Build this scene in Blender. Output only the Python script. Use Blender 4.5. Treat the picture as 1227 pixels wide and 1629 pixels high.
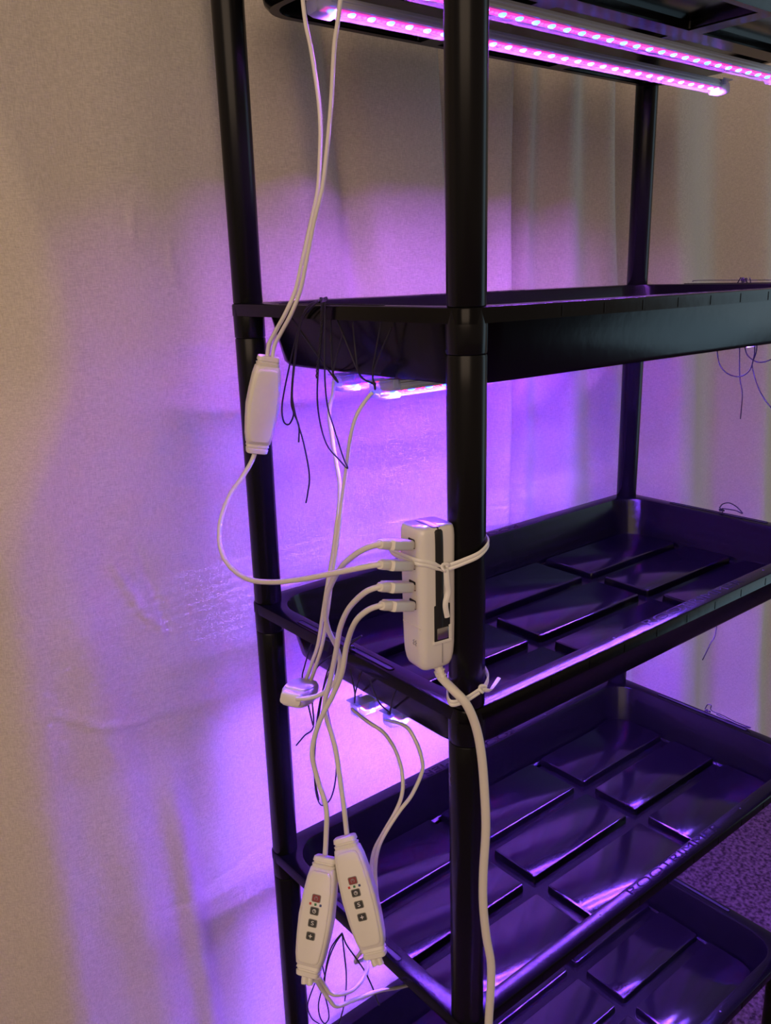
import bpy, bmesh, math, random
import numpy as np
from mathutils import Vector, Matrix

# ------------------------------------------------------------------ scene, camera, light
scene = bpy.context.scene
for o in list(bpy.data.objects): bpy.data.objects.remove(o)
COL = scene.collection
random.seed(7)

CAM_AXES = [[0.775632, -0.630621, -0.026677], [0.18954, 0.192394, 0.962839], [-0.602054, -0.751865, 0.268755]]
cam_data = bpy.data.cameras.new('camera')
cam_data.sensor_fit = 'HORIZONTAL'; cam_data.sensor_width = 36.0
cam_data.lens = 36.0 * 1352.56 / 1227.0
cam_data.clip_start = 0.01
cam = bpy.data.objects.new('camera', cam_data); COL.objects.link(cam)
M = Matrix.Identity(4)
for i in range(3):
    for j in range(3): M[j][i] = CAM_AXES[i][j]
M.translation = (-0.504, -0.5156, 0.0268)
cam.matrix_world = M
scene.camera = cam

vs = scene.view_settings
vs.view_transform = 'Standard'; vs.look = 'None'; vs.gamma = 1.0; vs.exposure = 0.0
vs.use_curve_mapping = False
scene.cycles.use_denoising = True
scene.cycles.max_bounces = 8
scene.cycles.transparent_max_bounces = 16
scene.cycles.sample_clamp_indirect = 6.0

world = bpy.data.worlds.new('room_ambience'); scene.world = world
world.use_nodes = True
world.node_tree.nodes['Background'].inputs[0].default_value = (1.0, 0.72, 0.55, 1)
world.node_tree.nodes['Background'].inputs[1].default_value = 0.20

def area_light(name, loc, target, sx, sy, power, color):
    d = bpy.data.lights.new(name, 'AREA'); d.shape = 'RECTANGLE'; d.size = sx; d.size_y = sy
    d.energy = power; d.color = color
    o = bpy.data.objects.new(name, d); COL.objects.link(o)
    o.location = loc
    o.rotation_euler = (Vector(target) - Vector(loc)).to_track_quat('-Z', 'Y').to_euler()
    return o
area_light('ceiling_light', (-2.4, -1.9, 1.15), (0.0, 0.4, 0.15), 3.0, 2.4, 60, (1.0, 0.73, 0.53))
area_light('window_light', (2.5, -0.90, -0.30), (0.5, 0.1, -0.30), 0.9, 2.2, 8.5, (0.50, 0.80, 1.0))

# ------------------------------------------------------------------ materials
def mat(name, color, rough=0.5, spec=0.5, metal=0.0, noise=0.0, noise_scale=40, bump=0.0, bump_scale=200, rough_var=0.0, coat=0.0, trans=0.0):
    m = bpy.data.materials.new(name); m.use_nodes = True
    nt = m.node_tree; b = nt.nodes['Principled BSDF']
    b.inputs['Base Color'].default_value = (*color, 1)
    b.inputs['Roughness'].default_value = rough
    b.inputs['Specular IOR Level'].default_value = spec
    b.inputs['Metallic'].default_value = metal
    b.inputs['Coat Weight'].default_value = coat
    b.inputs['Transmission Weight'].default_value = trans
    tc = nt.nodes.new('ShaderNodeTexCoord')
    if noise > 0 or rough_var > 0:
        n = nt.nodes.new('ShaderNodeTexNoise'); n.inputs['Scale'].default_value = noise_scale; n.inputs['Detail'].default_value = 5
        nt.links.new(tc.outputs['Object'], n.inputs['Vector'])
        if noise > 0:
            r = nt.nodes.new('ShaderNodeValToRGB')
            r.color_ramp.elements[0].position = 0.3; r.color_ramp.elements[1].position = 0.7
            r.color_ramp.elements[0].color = (*[c * (1 - noise) for c in color], 1)
            r.color_ramp.elements[1].color = (*[min(1, c * (1 + noise)) for c in color], 1)
            nt.links.new(n.outputs['Fac'], r.inputs['Fac']); nt.links.new(r.outputs['Color'], b.inputs['Base Color'])
        if rough_var > 0:
            mr = nt.nodes.new('ShaderNodeMapRange')
            mr.inputs['To Min'].default_value = rough - rough_var; mr.inputs['To Max'].default_value = rough + rough_var
            nt.links.new(n.outputs['Fac'], mr.inputs['Value']); nt.links.new(mr.outputs['Result'], b.inputs['Roughness'])
    if bump > 0:
        n2 = nt.nodes.new('ShaderNodeTexNoise'); n2.inputs['Scale'].default_value = bump_scale; n2.inputs['Detail'].default_value = 3
        nt.links.new(tc.outputs['Object'], n2.inputs['Vector'])
        bp = nt.nodes.new('ShaderNodeBump'); bp.inputs['Strength'].default_value = bump; bp.inputs['Distance'].default_value = 0.001
        nt.links.new(n2.outputs['Fac'], bp.inputs['Height']); nt.links.new(bp.outputs['Normal'], b.inputs['Normal'])
    return m

def emit_mat(name, color, strength):
    m = bpy.data.materials.new(name); m.use_nodes = True
    nt = m.node_tree; nt.nodes.clear()
    e = nt.nodes.new('ShaderNodeEmission'); o = nt.nodes.new('ShaderNodeOutputMaterial')
    e.inputs[0].default_value = (*color, 1); e.inputs[1].default_value = strength
    nt.links.new(e.outputs[0], o.inputs[0]); return m

def clear_mat(name, tint, gloss, rough, body=0.0, body_color=(0.8, 0.8, 0.9)):
    m = bpy.data.materials.new(name); m.use_nodes = True
    nt = m.node_tree; nt.nodes.clear()
    o = nt.nodes.new('ShaderNodeOutputMaterial')
    t = nt.nodes.new('ShaderNodeBsdfTransparent'); t.inputs[0].default_value = (*tint, 1)
    g = nt.nodes.new('ShaderNodeBsdfGlossy'); g.inputs['Roughness'].default_value = rough
    mx = nt.nodes.new('ShaderNodeMixShader'); mx.inputs[0].default_value = gloss
    nt.links.new(t.outputs[0], mx.inputs[1]); nt.links.new(g.outputs[0], mx.inputs[2])
    last = mx
    if body > 0:
        d = nt.nodes.new('ShaderNodeBsdfDiffuse'); d.inputs[0].default_value = (*body_color, 1)
        tr = nt.nodes.new('ShaderNodeBsdfTranslucent'); tr.inputs[0].default_value = (*body_color, 1)
        m1 = nt.nodes.new('ShaderNodeMixShader'); m1.inputs[0].default_value = 0.5
        nt.links.new(d.outputs[0], m1.inputs[1]); nt.links.new(tr.outputs[0], m1.inputs[2])
        m2 = nt.nodes.new('ShaderNodeMixShader'); m2.inputs[0].default_value = body
        nt.links.new(mx.outputs[0], m2.inputs[1]); nt.links.new(m1.outputs[0], m2.inputs[2]); last = m2
    nt.links.new(last.outputs[0], o.inputs[0]); return m

def curtain_mat():
    m = bpy.data.materials.new('curtain_fabric'); m.use_nodes = True
    nt = m.node_tree; b = nt.nodes['Principled BSDF']
    b.inputs['Roughness'].default_value = 0.95; b.inputs['Specular IOR Level'].default_value = 0.1
    b.inputs['Sheen Weight'].default_value = 0.15
    tc = nt.nodes.new('ShaderNodeTexCoord')
    mp = nt.nodes.new('ShaderNodeMapping'); mp.inputs['Scale'].default_value = (1, 1, 1)
    nt.links.new(tc.outputs['Object'], mp.inputs['Vector'])
    warp = nt.nodes.new('ShaderNodeTexNoise'); warp.inputs['Scale'].default_value = 900; warp.inputs['Detail'].default_value = 2
    nt.links.new(mp.outputs[0], warp.inputs['Vector'])
    mh = nt.nodes.new('ShaderNodeMapping'); mh.inputs['Scale'].default_value = (160, 160, 1500)
    mv = nt.nodes.new('ShaderNodeMapping'); mv.inputs['Scale'].default_value = (1500, 1500, 160)
    nh = nt.nodes.new('ShaderNodeTexNoise'); nv = nt.nodes.new('ShaderNodeTexNoise')
    for a, c in ((mh, nh), (mv, nv)):
        nt.links.new(tc.outputs['Object'], a.inputs['Vector']); nt.links.new(a.outputs[0], c.inputs['Vector'])
        c.inputs['Scale'].default_value = 1.0; c.inputs['Detail'].default_value = 2
    add = nt.nodes.new('ShaderNodeMath'); add.operation = 'ADD'
    nt.links.new(nh.outputs['Fac'], add.inputs[0]); nt.links.new(nv.outputs['Fac'], add.inputs[1])
    r = nt.nodes.new('ShaderNodeValToRGB')
    r.color_ramp.elements[0].position = 0.75; r.color_ramp.elements[0].color = (0.49, 0.445, 0.38, 1)
    r.color_ramp.elements[1].position = 1.25; r.color_ramp.elements[1].color = (0.66, 0.605, 0.52, 1)
    mr = nt.nodes.new('ShaderNodeMapRange'); mr.inputs['From Max'].default_value = 2.0
    nt.links.new(add.outputs[0], mr.inputs['Value'])
    r.color_ramp.elements[0].position = 0.38; r.color_ramp.elements[1].position = 0.62
    nt.links.new(mr.outputs[0], r.inputs['Fac']); nt.links.new(r.outputs['Color'], b.inputs['Base Color'])
    bp = nt.nodes.new('ShaderNodeBump'); bp.inputs['Strength'].default_value = 0.25; bp.inputs['Distance'].default_value = 0.0006
    nt.links.new(add.outputs[0], bp.inputs['Height'])
    nc = nt.nodes.new('ShaderNodeTexNoise'); nc.inputs['Scale'].default_value = 9; nc.inputs['Detail'].default_value = 6; nc.inputs['Roughness'].default_value = 0.55
    nt.links.new(tc.outputs['Object'], nc.inputs['Vector'])
    bp2 = nt.nodes.new('ShaderNodeBump'); bp2.inputs['Strength'].default_value = 0.25; bp2.inputs['Distance'].default_value = 0.012
    nt.links.new(nc.outputs['Fac'], bp2.inputs['Height']); nt.links.new(bp.outputs['Normal'], bp2.inputs['Normal'])
    nt.links.new(bp2.outputs['Normal'], b.inputs['Normal'])
    return m

def carpet_mat():
    m = bpy.data.materials.new('carpet'); m.use_nodes = True
    nt = m.node_tree; b = nt.nodes['Principled BSDF']; b.inputs['Roughness'].default_value = 1.0; b.inputs['Specular IOR Level'].default_value = 0.05
    tc = nt.nodes.new('ShaderNodeTexCoord'); n = nt.nodes.new('ShaderNodeTexNoise'); n.inputs['Scale'].default_value = 110; n.inputs['Detail'].default_value = 4
    nt.links.new(tc.outputs['Object'], n.inputs['Vector'])
    r = nt.nodes.new('ShaderNodeValToRGB'); r.color_ramp.elements[0].position = 0.35; r.color_ramp.elements[1].position = 0.65
    r.color_ramp.elements[0].color = (0.045, 0.024, 0.040, 1); r.color_ramp.elements[1].color = (0.20, 0.115, 0.165, 1)
    nt.links.new(n.outputs['Fac'], r.inputs['Fac']); nt.links.new(r.outputs['Color'], b.inputs['Base Color'])
    bp = nt.nodes.new('ShaderNodeBump'); bp.inputs['Strength'].default_value = 0.8; bp.inputs['Distance'].default_value = 0.006
    nt.links.new(n.outputs['Fac'], bp.inputs['Height']); nt.links.new(bp.outputs['Normal'], b.inputs['Normal'])
    return m

BLACK = mat('black_plastic', (0.0014, 0.0013, 0.0017), rough=0.21, spec=0.20, rough_var=0.03, noise_scale=14, bump=0.14, bump_scale=70)
PANEL = mat('black_panel_plastic', (0.0020, 0.0018, 0.0024), rough=0.14, spec=0.42, rough_var=0.03, noise_scale=9, bump=0.12, bump_scale=45)
POST = mat('black_post_plastic', (0.005, 0.005, 0.0055), rough=0.26, spec=0.22, rough_var=0.03, noise_scale=20)
DARK = mat('dark_recess', (0.004, 0.004, 0.005), rough=0.7)
LETTER = mat('embossed_black_lettering', (0.002, 0.002, 0.0025), rough=0.45, spec=0.06)
WHITE = mat('white_plastic', (0.74, 0.71, 0.65), rough=0.38, noise=0.02, noise_scale=30)
GLOSSW = mat('glossy_white_plastic', (0.76, 0.74, 0.69), rough=0.16, spec=0.6)
CABLE = mat('white_cable_rubber', (0.74, 0.71, 0.64), rough=0.42)
CORD = mat('white_power_cord', (0.70, 0.67, 0.60), rough=0.45)
TIE = mat('white_plastic_tie', (0.80, 0.79, 0.74), rough=0.3)
STRING = mat('black_cord', (0.010, 0.008, 0.012), rough=0.6, bump=0.4, bump_scale=1500)
ALU = mat('pale_aluminium_profile', (0.55, 0.53, 0.58), rough=0.42, metal=0.35)
STEEL = mat('steel_connector', (0.62, 0.58, 0.56), rough=0.25, metal=1.0)
BTN = mat('black_button', (0.012, 0.012, 0.012), rough=0.4)
BTNRED = mat('red_button', (0.22, 0.012, 0.02), rough=0.4)
GREY = mat('grey_button_rim', (0.20, 0.19, 0.17), rough=0.5)
ICON = mat('white_icon_print', (0.75, 0.74, 0.70), rough=0.5)
INDR = mat('red_indicator', (0.5, 0.02, 0.02), rough=0.4)
INDG = mat('green_indicator', (0.01, 0.16, 0.05), rough=0.4)
INDB = mat('blue_indicator', (0.02, 0.04, 0.16), rough=0.4)
PRINT = mat('grey_print', (0.32, 0.31, 0.33), rough=0.6)
COVER = clear_mat('clear_strip_cover', (0.98, 0.97, 1.0), 0.05, 0.15, 0.02, (0.9, 0.8, 0.9))
CAP = clear_mat('milky_clear_cap', (0.85, 0.88, 1.0), 0.12, 0.12, 0.35, (0.75, 0.78, 0.9))
BOARD = emit_mat('red_lit_led_board', (1.0, 0.045, 0.42), 1.3)
BLUE = emit_mat('blue_led_light', (0.0008, 0.0026, 1.0), 600.0)
RED = emit_mat('red_led_light', (1.0, 0.0009, 0.0020), 210.0)
FABRIC = curtain_mat()
CARPET = carpet_mat()
WALL = mat('painted_wall', (0.55, 0.50, 0.44), rough=0.8, bump=0.2, bump_scale=60)

# ------------------------------------------------------------------ helpers
def link_mesh(name, me, m, parent=None):
    o = bpy.data.objects.new(name, me); COL.objects.link(o)
    if m is not None and not me.materials: me.materials.append(m)
    if parent is not None: o.parent = parent
    return o
def from_bm(name, bm, m, parent=None, smooth=True, angle=35):
    bmesh.ops.recalc_face_normals(bm, faces=bm.faces)
    me = bpy.data.meshes.new(name); bm.to_mesh(me); bm.free()
    o = link_mesh(name, me, m, parent)
    if smooth: shade(me, angle)
    return o
def shade(me, angle=35):
    for p in me.polygons: p.use_smooth = True
    me.set_sharp_from_angle(angle=math.radians(angle))
def empty(name, loc=(0, 0, 0), parent=None):
    o = bpy.data.objects.new(name, None); COL.objects.link(o); o.location = loc
    o.empty_display_size = 0.02
    if parent is not None: o.parent = parent
    return o
def tag(o, label, cat=None, group=None, kind=None):
    if label: o['label'] = label
    if cat: o['category'] = cat
    if group: o['group'] = group
    if kind: o['kind'] = kind
    return o
def add_box(bm, x0, x1, y0, y1, z0, z1, bev=0.0, seg=2):
    vs_ = [bm.verts.new((x, y, z)) for x in (x0, x1) for y in (y0, y1) for z in (z0, z1)]
    fs = [bm.faces.new([vs_[i] for i in f]) for f in ((0, 1, 3, 2), (4, 6, 7, 5), (0, 4, 5, 1), (2, 3, 7, 6), (0, 2, 6, 4), (1, 5, 7, 3))]
    if bev > 0:
        es = list({e for f in fs for e in f.edges})
        bmesh.ops.bevel(bm, geom=es, offset=bev, segments=seg, profile=0.5, affect='EDGES')
def box(name, dims, m, parent=None, bev=0.0, seg=2):
    bm = bmesh.new(); add_box(bm, *dims, bev=bev, seg=seg)
    return from_bm(name, bm, m, parent)
def rr(x0, x1, y0, y1, r, n=6):
    r = max(1e-5, min(r, (x1 - x0) / 2 - 1e-5, (y1 - y0) / 2 - 1e-5)); pts = []
    for cx, cy, a0 in ((x1 - r, y1 - r, 0), (x0 + r, y1 - r, 90), (x0 + r, y0 + r, 180), (x1 - r, y0 + r, 270)):
        for i in range(n + 1):
            a = math.radians(a0 + 90 * i / n); pts.append((cx + r * math.cos(a), cy + r * math.sin(a)))
    return pts
def loft(bm, loops, cap0=True, cap1=True, closed=False):
    rows = [[bm.verts.new(p) for p in l] for l in loops]; n = len(rows[0])
    pairs = list(zip(rows, rows[1:])) + ([(rows[-1], rows[0])] if closed else [])
    for a, b in pairs:
        for i in range(n):
            j = (i + 1) % n
            bm.faces.new((a[i], a[j], b[j], b[i]))
    if not closed:
        if cap0: bm.faces.new(rows[0][::-1])
        if cap1: bm.faces.new(rows[-1])
    return rows
def smooth_path(pts, sub=6):
    P = [Vector(p) for p in pts]
    if len(P) < 3: return P
    P = [P[0] * 2 - P[1]] + P + [P[-1] * 2 - P[-2]]; out = []
    for i in range(1, len(P) - 2):
        for k in range(sub):
            t = k / sub; a, b, c, d = P[i - 1], P[i], P[i + 1], P[i + 2]
            out.append(0.5 * ((2 * b) + (c - a) * t + (2 * a - 5 * b + 4 * c - d) * t * t + (3 * b - a - 3 * c + d) * t ** 3))
    out.append(P[-2]); return out
def add_tube(bm, pts, r, seg=8, sub=6, flat=1.0, taper=None, flat_dir=None):
    pth = smooth_path(pts, sub); loops = []
    prev = None
    for i, p in enumerate(pth):
        t = (pth[min(i + 1, len(pth) - 1)] - pth[max(i - 1, 0)])
        if t.length < 1e-9: t = Vector((0, 0, 1))
        t.normalize()
        if flat_dir is not None:
            u = (Vector(flat_dir) - t * t.dot(Vector(flat_dir))).normalized()
        elif prev is None:
            u = t.orthogonal().normalized()
        else:
            u = (prev - t * t.dot(prev)).normalized()
        prev = u; w = t.cross(u)
        k = 1.0 if taper is None else taper(i / (len(pth) - 1))
        loops.append([tuple(p + (u * math.cos(2 * math.pi * j / seg) * flat + w * math.sin(2 * math.pi * j / seg)) * r * k) for j in range(seg)])
    loft(bm, loops)
def tube(name, pts, r, m, parent=None, seg=8, sub=6, **kw):
    bm = bmesh.new(); add_tube(bm, pts, r, seg, sub, **kw)
    return from_bm(name, bm, m, parent, angle=60)
def local(parent, pts):
    inv = parent.matrix_basis.inverted()
    return [inv @ Vector(p) for p in pts]
def text_mesh(name, body, size, extrude):
    c = bpy.data.curves.new(name, 'FONT'); c.body = body; c.size = size; c.extrude = extrude
    c.align_x = 'CENTER'; c.align_y = 'CENTER'
    o = bpy.data.objects.new(name, c); COL.objects.link(o)
    dg = bpy.context.evaluated_depsgraph_get(); dg.update()
    me = bpy.data.meshes.new_from_object(o.evaluated_get(dg))
    bpy.data.objects.remove(o); me.name = name
    return me

PATHS = {'usb1': [[-0.0997, -0.0002, -0.1829], [-0.1046, 0.0165, -0.1912], [-0.1025, 0.0469, -0.2125], [-0.0974, 0.0748, -0.2416], [-0.0927, 0.0902, -0.2662], [-0.0803, 0.106, -0.2961], [-0.063, 0.1177, -0.3249], [-0.0554, 0.1244, -0.3467], [-0.0571, 0.1322, -0.3698], [-0.0653, 0.1452, -0.3854], [-0.0748, 0.1592, -0.3925], [-0.0803, 0.17, -0.3956]],
 'usb2': [[-0.1001, 0.0001, -0.2001], [-0.11, 0.0144, -0.2046], [-0.119, 0.0472, -0.2165], [-0.1239, 0.0896, -0.2317], [-0.126, 0.1297, -0.2438], [-0.127, 0.169, -0.251], [-0.1261, 0.2067, -0.2473], [-0.1224, 0.2294, -0.2338], [-0.1115, 0.2462, -0.2131], [-0.0957, 0.2528, -0.1905], [-0.0795, 0.2526, -0.1732], [-0.0684, 0.2501, -0.1578], [-0.0631, 0.2485, -0.1456]],
 'usb3': [[-0.1005, 0.0005, -0.2197], [-0.1065, 0.0116, -0.2262], [-0.1053, 0.0363, -0.2479], [-0.1003, 0.0579, -0.2749], [-0.095, 0.0729, -0.3029], [-0.0916, 0.0893, -0.3386], [-0.0938, 0.0975, -0.3641], [-0.0934, 0.0972, -0.3808], [-0.0907, 0.0887, -0.41], [-0.0909, 0.0824, -0.4435], [-0.0916, 0.0765, -0.4752], [-0.0902, 0.0754, -0.508]],
 'usb4': [[-0.0993, -0.0006, -0.2358], [-0.1049, 0.0103, -0.2419], [-0.1074, 0.0252, -0.2566], [-0.1018, 0.0463, -0.2857], [-0.1003, 0.0579, -0.3177], [-0.1016, 0.0718, -0.3446], [-0.1078, 0.0831, -0.3696], [-0.1115, 0.0925, -0.3954], [-0.1136, 0.0942, -0.4155], [-0.11, 0.0913, -0.443], [-0.1081, 0.0833, -0.4676], [-0.1092, 0.0842, -0.4994], [-0.1111, 0.0858, -0.5266]],
 'lead1a': [[-0.0513, 0.2339, -0.0512], [-0.0507, 0.2296, -0.0373], [-0.0479, 0.2209, -0.0249], [-0.0442, 0.2051, -0.006], [-0.0361, 0.1987, 0.0145], [-0.0304, 0.1941, 0.0388], [-0.0264, 0.1909, 0.0559], [-0.0207, 0.1863, 0.0813], [-0.0156, 0.1822, 0.1062], [-0.0132, 0.1803, 0.1336], [-0.0118, 0.1792, 0.1604], [-0.0108, 0.1823, 0.1875], [-0.0103, 0.1908, 0.2266], [-0.0102, 0.1972, 0.2474], [-0.0099, 0.2007, 0.2686], [-0.0083, 0.202, 0.2803], [-0.013, 0.197, 0.276], [-0.002, 0.205, 0.272]],
 'lead1b': [[-0.0479, 0.2286, -0.0512], [-0.0464, 0.2261, -0.0387], [-0.0436, 0.2174, -0.0262], [-0.0404, 0.2021, -0.0079], [-0.0334, 0.194, 0.0144], [-0.0293, 0.1881, 0.0386], [-0.0264, 0.1845, 0.0557], [-0.023, 0.1779, 0.0807], [-0.0182, 0.1715, 0.1052], [-0.0156, 0.1669, 0.1319], [-0.0137, 0.1627, 0.158], [-0.0128, 0.1582, 0.1834], [-0.0127, 0.1517, 0.2201], [-0.0118, 0.1472, 0.2365], [-0.0108, 0.1426, 0.255], [-0.0081, 0.1378, 0.2734], [-0.014, 0.121, 0.281], [-0.002, 0.123, 0.272]],
 'lead2a': [[0.028, 0.231, -0.082], [0.0179, 0.2195, -0.0934], [0.0084, 0.2143, -0.1104], [0.0039, 0.2051, -0.1321], [0.0003, 0.1951, -0.1569], [-0.0032, 0.1851, -0.1782], [-0.0069, 0.1817, -0.2005], [-0.0132, 0.1803, -0.2262], [-0.0173, 0.1836, -0.2572], [-0.0226, 0.1878, -0.2887], [-0.0274, 0.1917, -0.3208], [-0.0274, 0.2045, -0.3617], [-0.0282, 0.218, -0.3888], [-0.0245, 0.2406, -0.4242]],
 'lead2b': [[0.003, 0.132, -0.082], [-0.002, 0.1393, -0.0921], [-0.0091, 0.145, -0.1073], [-0.0111, 0.153, -0.1298], [-0.0084, 0.1637, -0.1574], [-0.0087, 0.1703, -0.1814], [-0.0095, 0.1748, -0.2021], [-0.0118, 0.1767, -0.2257], [-0.0176, 0.1775, -0.2556], [-0.0223, 0.1812, -0.2869], [-0.0265, 0.1846, -0.3189], [-0.0265, 0.1974, -0.3596], [-0.0272, 0.2108, -0.3889], [-0.0233, 0.2333, -0.4234]],
 'lead3a': [[0.034, 0.231, -0.474], [0.0127, 0.1724, -0.4579], [0.0139, 0.1458, -0.4603], [0.0054, 0.1142, -0.466], [-0.0025, 0.0948, -0.4802], [-0.0092, 0.0874, -0.4977], [-0.0179, 0.088, -0.5153], [-0.0349, 0.0888, -0.5343], [-0.0461, 0.0914, -0.5531], [-0.0488, 0.0935, -0.5801], [-0.0532, 0.0842, -0.6111], [-0.06, 0.0705, -0.6375], [-0.0827, 0.0438, -0.6286], [-0.0956, 0.0349, -0.6174]],
 'lead3b': [[0.048, 0.1855, -0.474], [0.0266, 0.1228, -0.4476], [0.0257, 0.1043, -0.4583], [0.0209, 0.089, -0.4721], [0.0136, 0.082, -0.4808], [-0.0015, 0.0813, -0.5003], [-0.0167, 0.0832, -0.5133], [-0.0341, 0.0843, -0.5299], [-0.0443, 0.0861, -0.5472], [-0.0474, 0.0886, -0.574], [-0.0524, 0.0798, -0.6087], [-0.061, 0.0649, -0.6331], [-0.083, 0.0402, -0.6243], [-0.0962, 0.029, -0.6128]],
 'lead4a': [[-0.1539, 0.056, -0.6141], [-0.1503, 0.0556, -0.6221], [-0.1449, 0.0552, -0.6252], [-0.136, 0.0609, -0.6434], [-0.1288, 0.0615, -0.6585], [-0.1192, 0.0602, -0.6653], [-0.0968, 0.0679, -0.6795], [-0.0696, 0.0846, -0.6916], [-0.0488, 0.1064, -0.7022], [-0.0317, 0.1311, -0.7088], [-0.006, 0.19, -0.79], [0.044, 0.2, -0.807]],
 'lead4b': [[-0.1567, 0.0582, -0.614], [-0.1532, 0.058, -0.6242], [-0.1469, 0.0568, -0.6288], [-0.1381, 0.0626, -0.6486], [-0.13, 0.0625, -0.6661], [-0.1217, 0.0622, -0.68], [-0.0982, 0.069, -0.6938], [-0.0537, 0.0846, -0.7227], [-0.0042, 0.1091, -0.7681], [0.043, 0.13, -0.807]],
 'cord': [[-0.0292, 0.0074, -0.3203], [-0.03, 0.0016, -0.3254], [-0.0285, -0.0124, -0.3331], [-0.0232, -0.023, -0.3445], [-0.0166, -0.0283, -0.3667], [-0.0126, -0.0316, -0.3956], [-0.0102, -0.0335, -0.4349], [-0.0091, -0.0343, -0.4753], [-0.0108, -0.033, -0.5237], [-0.0107, -0.0331, -0.5593], [-0.0082, -0.0351, -0.5959], [-0.0047, -0.0379, -0.6258], [-0.0045, -0.038, -0.6562], [-0.0058, -0.037, -0.695], [-0.0066, -0.0364, -0.7428], [-0.0036, -0.0324, -0.8494]],
 'ctrl1': [[-0.0497, 0.2326, -0.0487], [-0.0628, 0.2482, -0.1483]],
 'ctrl3': [[-0.0953, 0.0731, -0.4999], [-0.1029, 0.019, -0.6001]],
 'ctrl4': [[-0.1128, 0.0807, -0.5185], [-0.1569, 0.0559, -0.615]],
 'ctrl2': [[-0.0854, 0.1741, -0.3954], [-0.018, 0.2418, -0.4301]],
 'plug': [[-0.0581, 0.0113, -0.1949], [-0.0985, -0.0012, -0.183], [-0.0583, 0.0115, -0.2136], [-0.0989, -0.0009, -0.2004], [-0.0586, 0.0117, -0.2331], [-0.0993, -0.0005, -0.2198], [-0.0581, 0.0113, -0.2505], [-0.0985, -0.0012, -0.2361]]}
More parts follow.
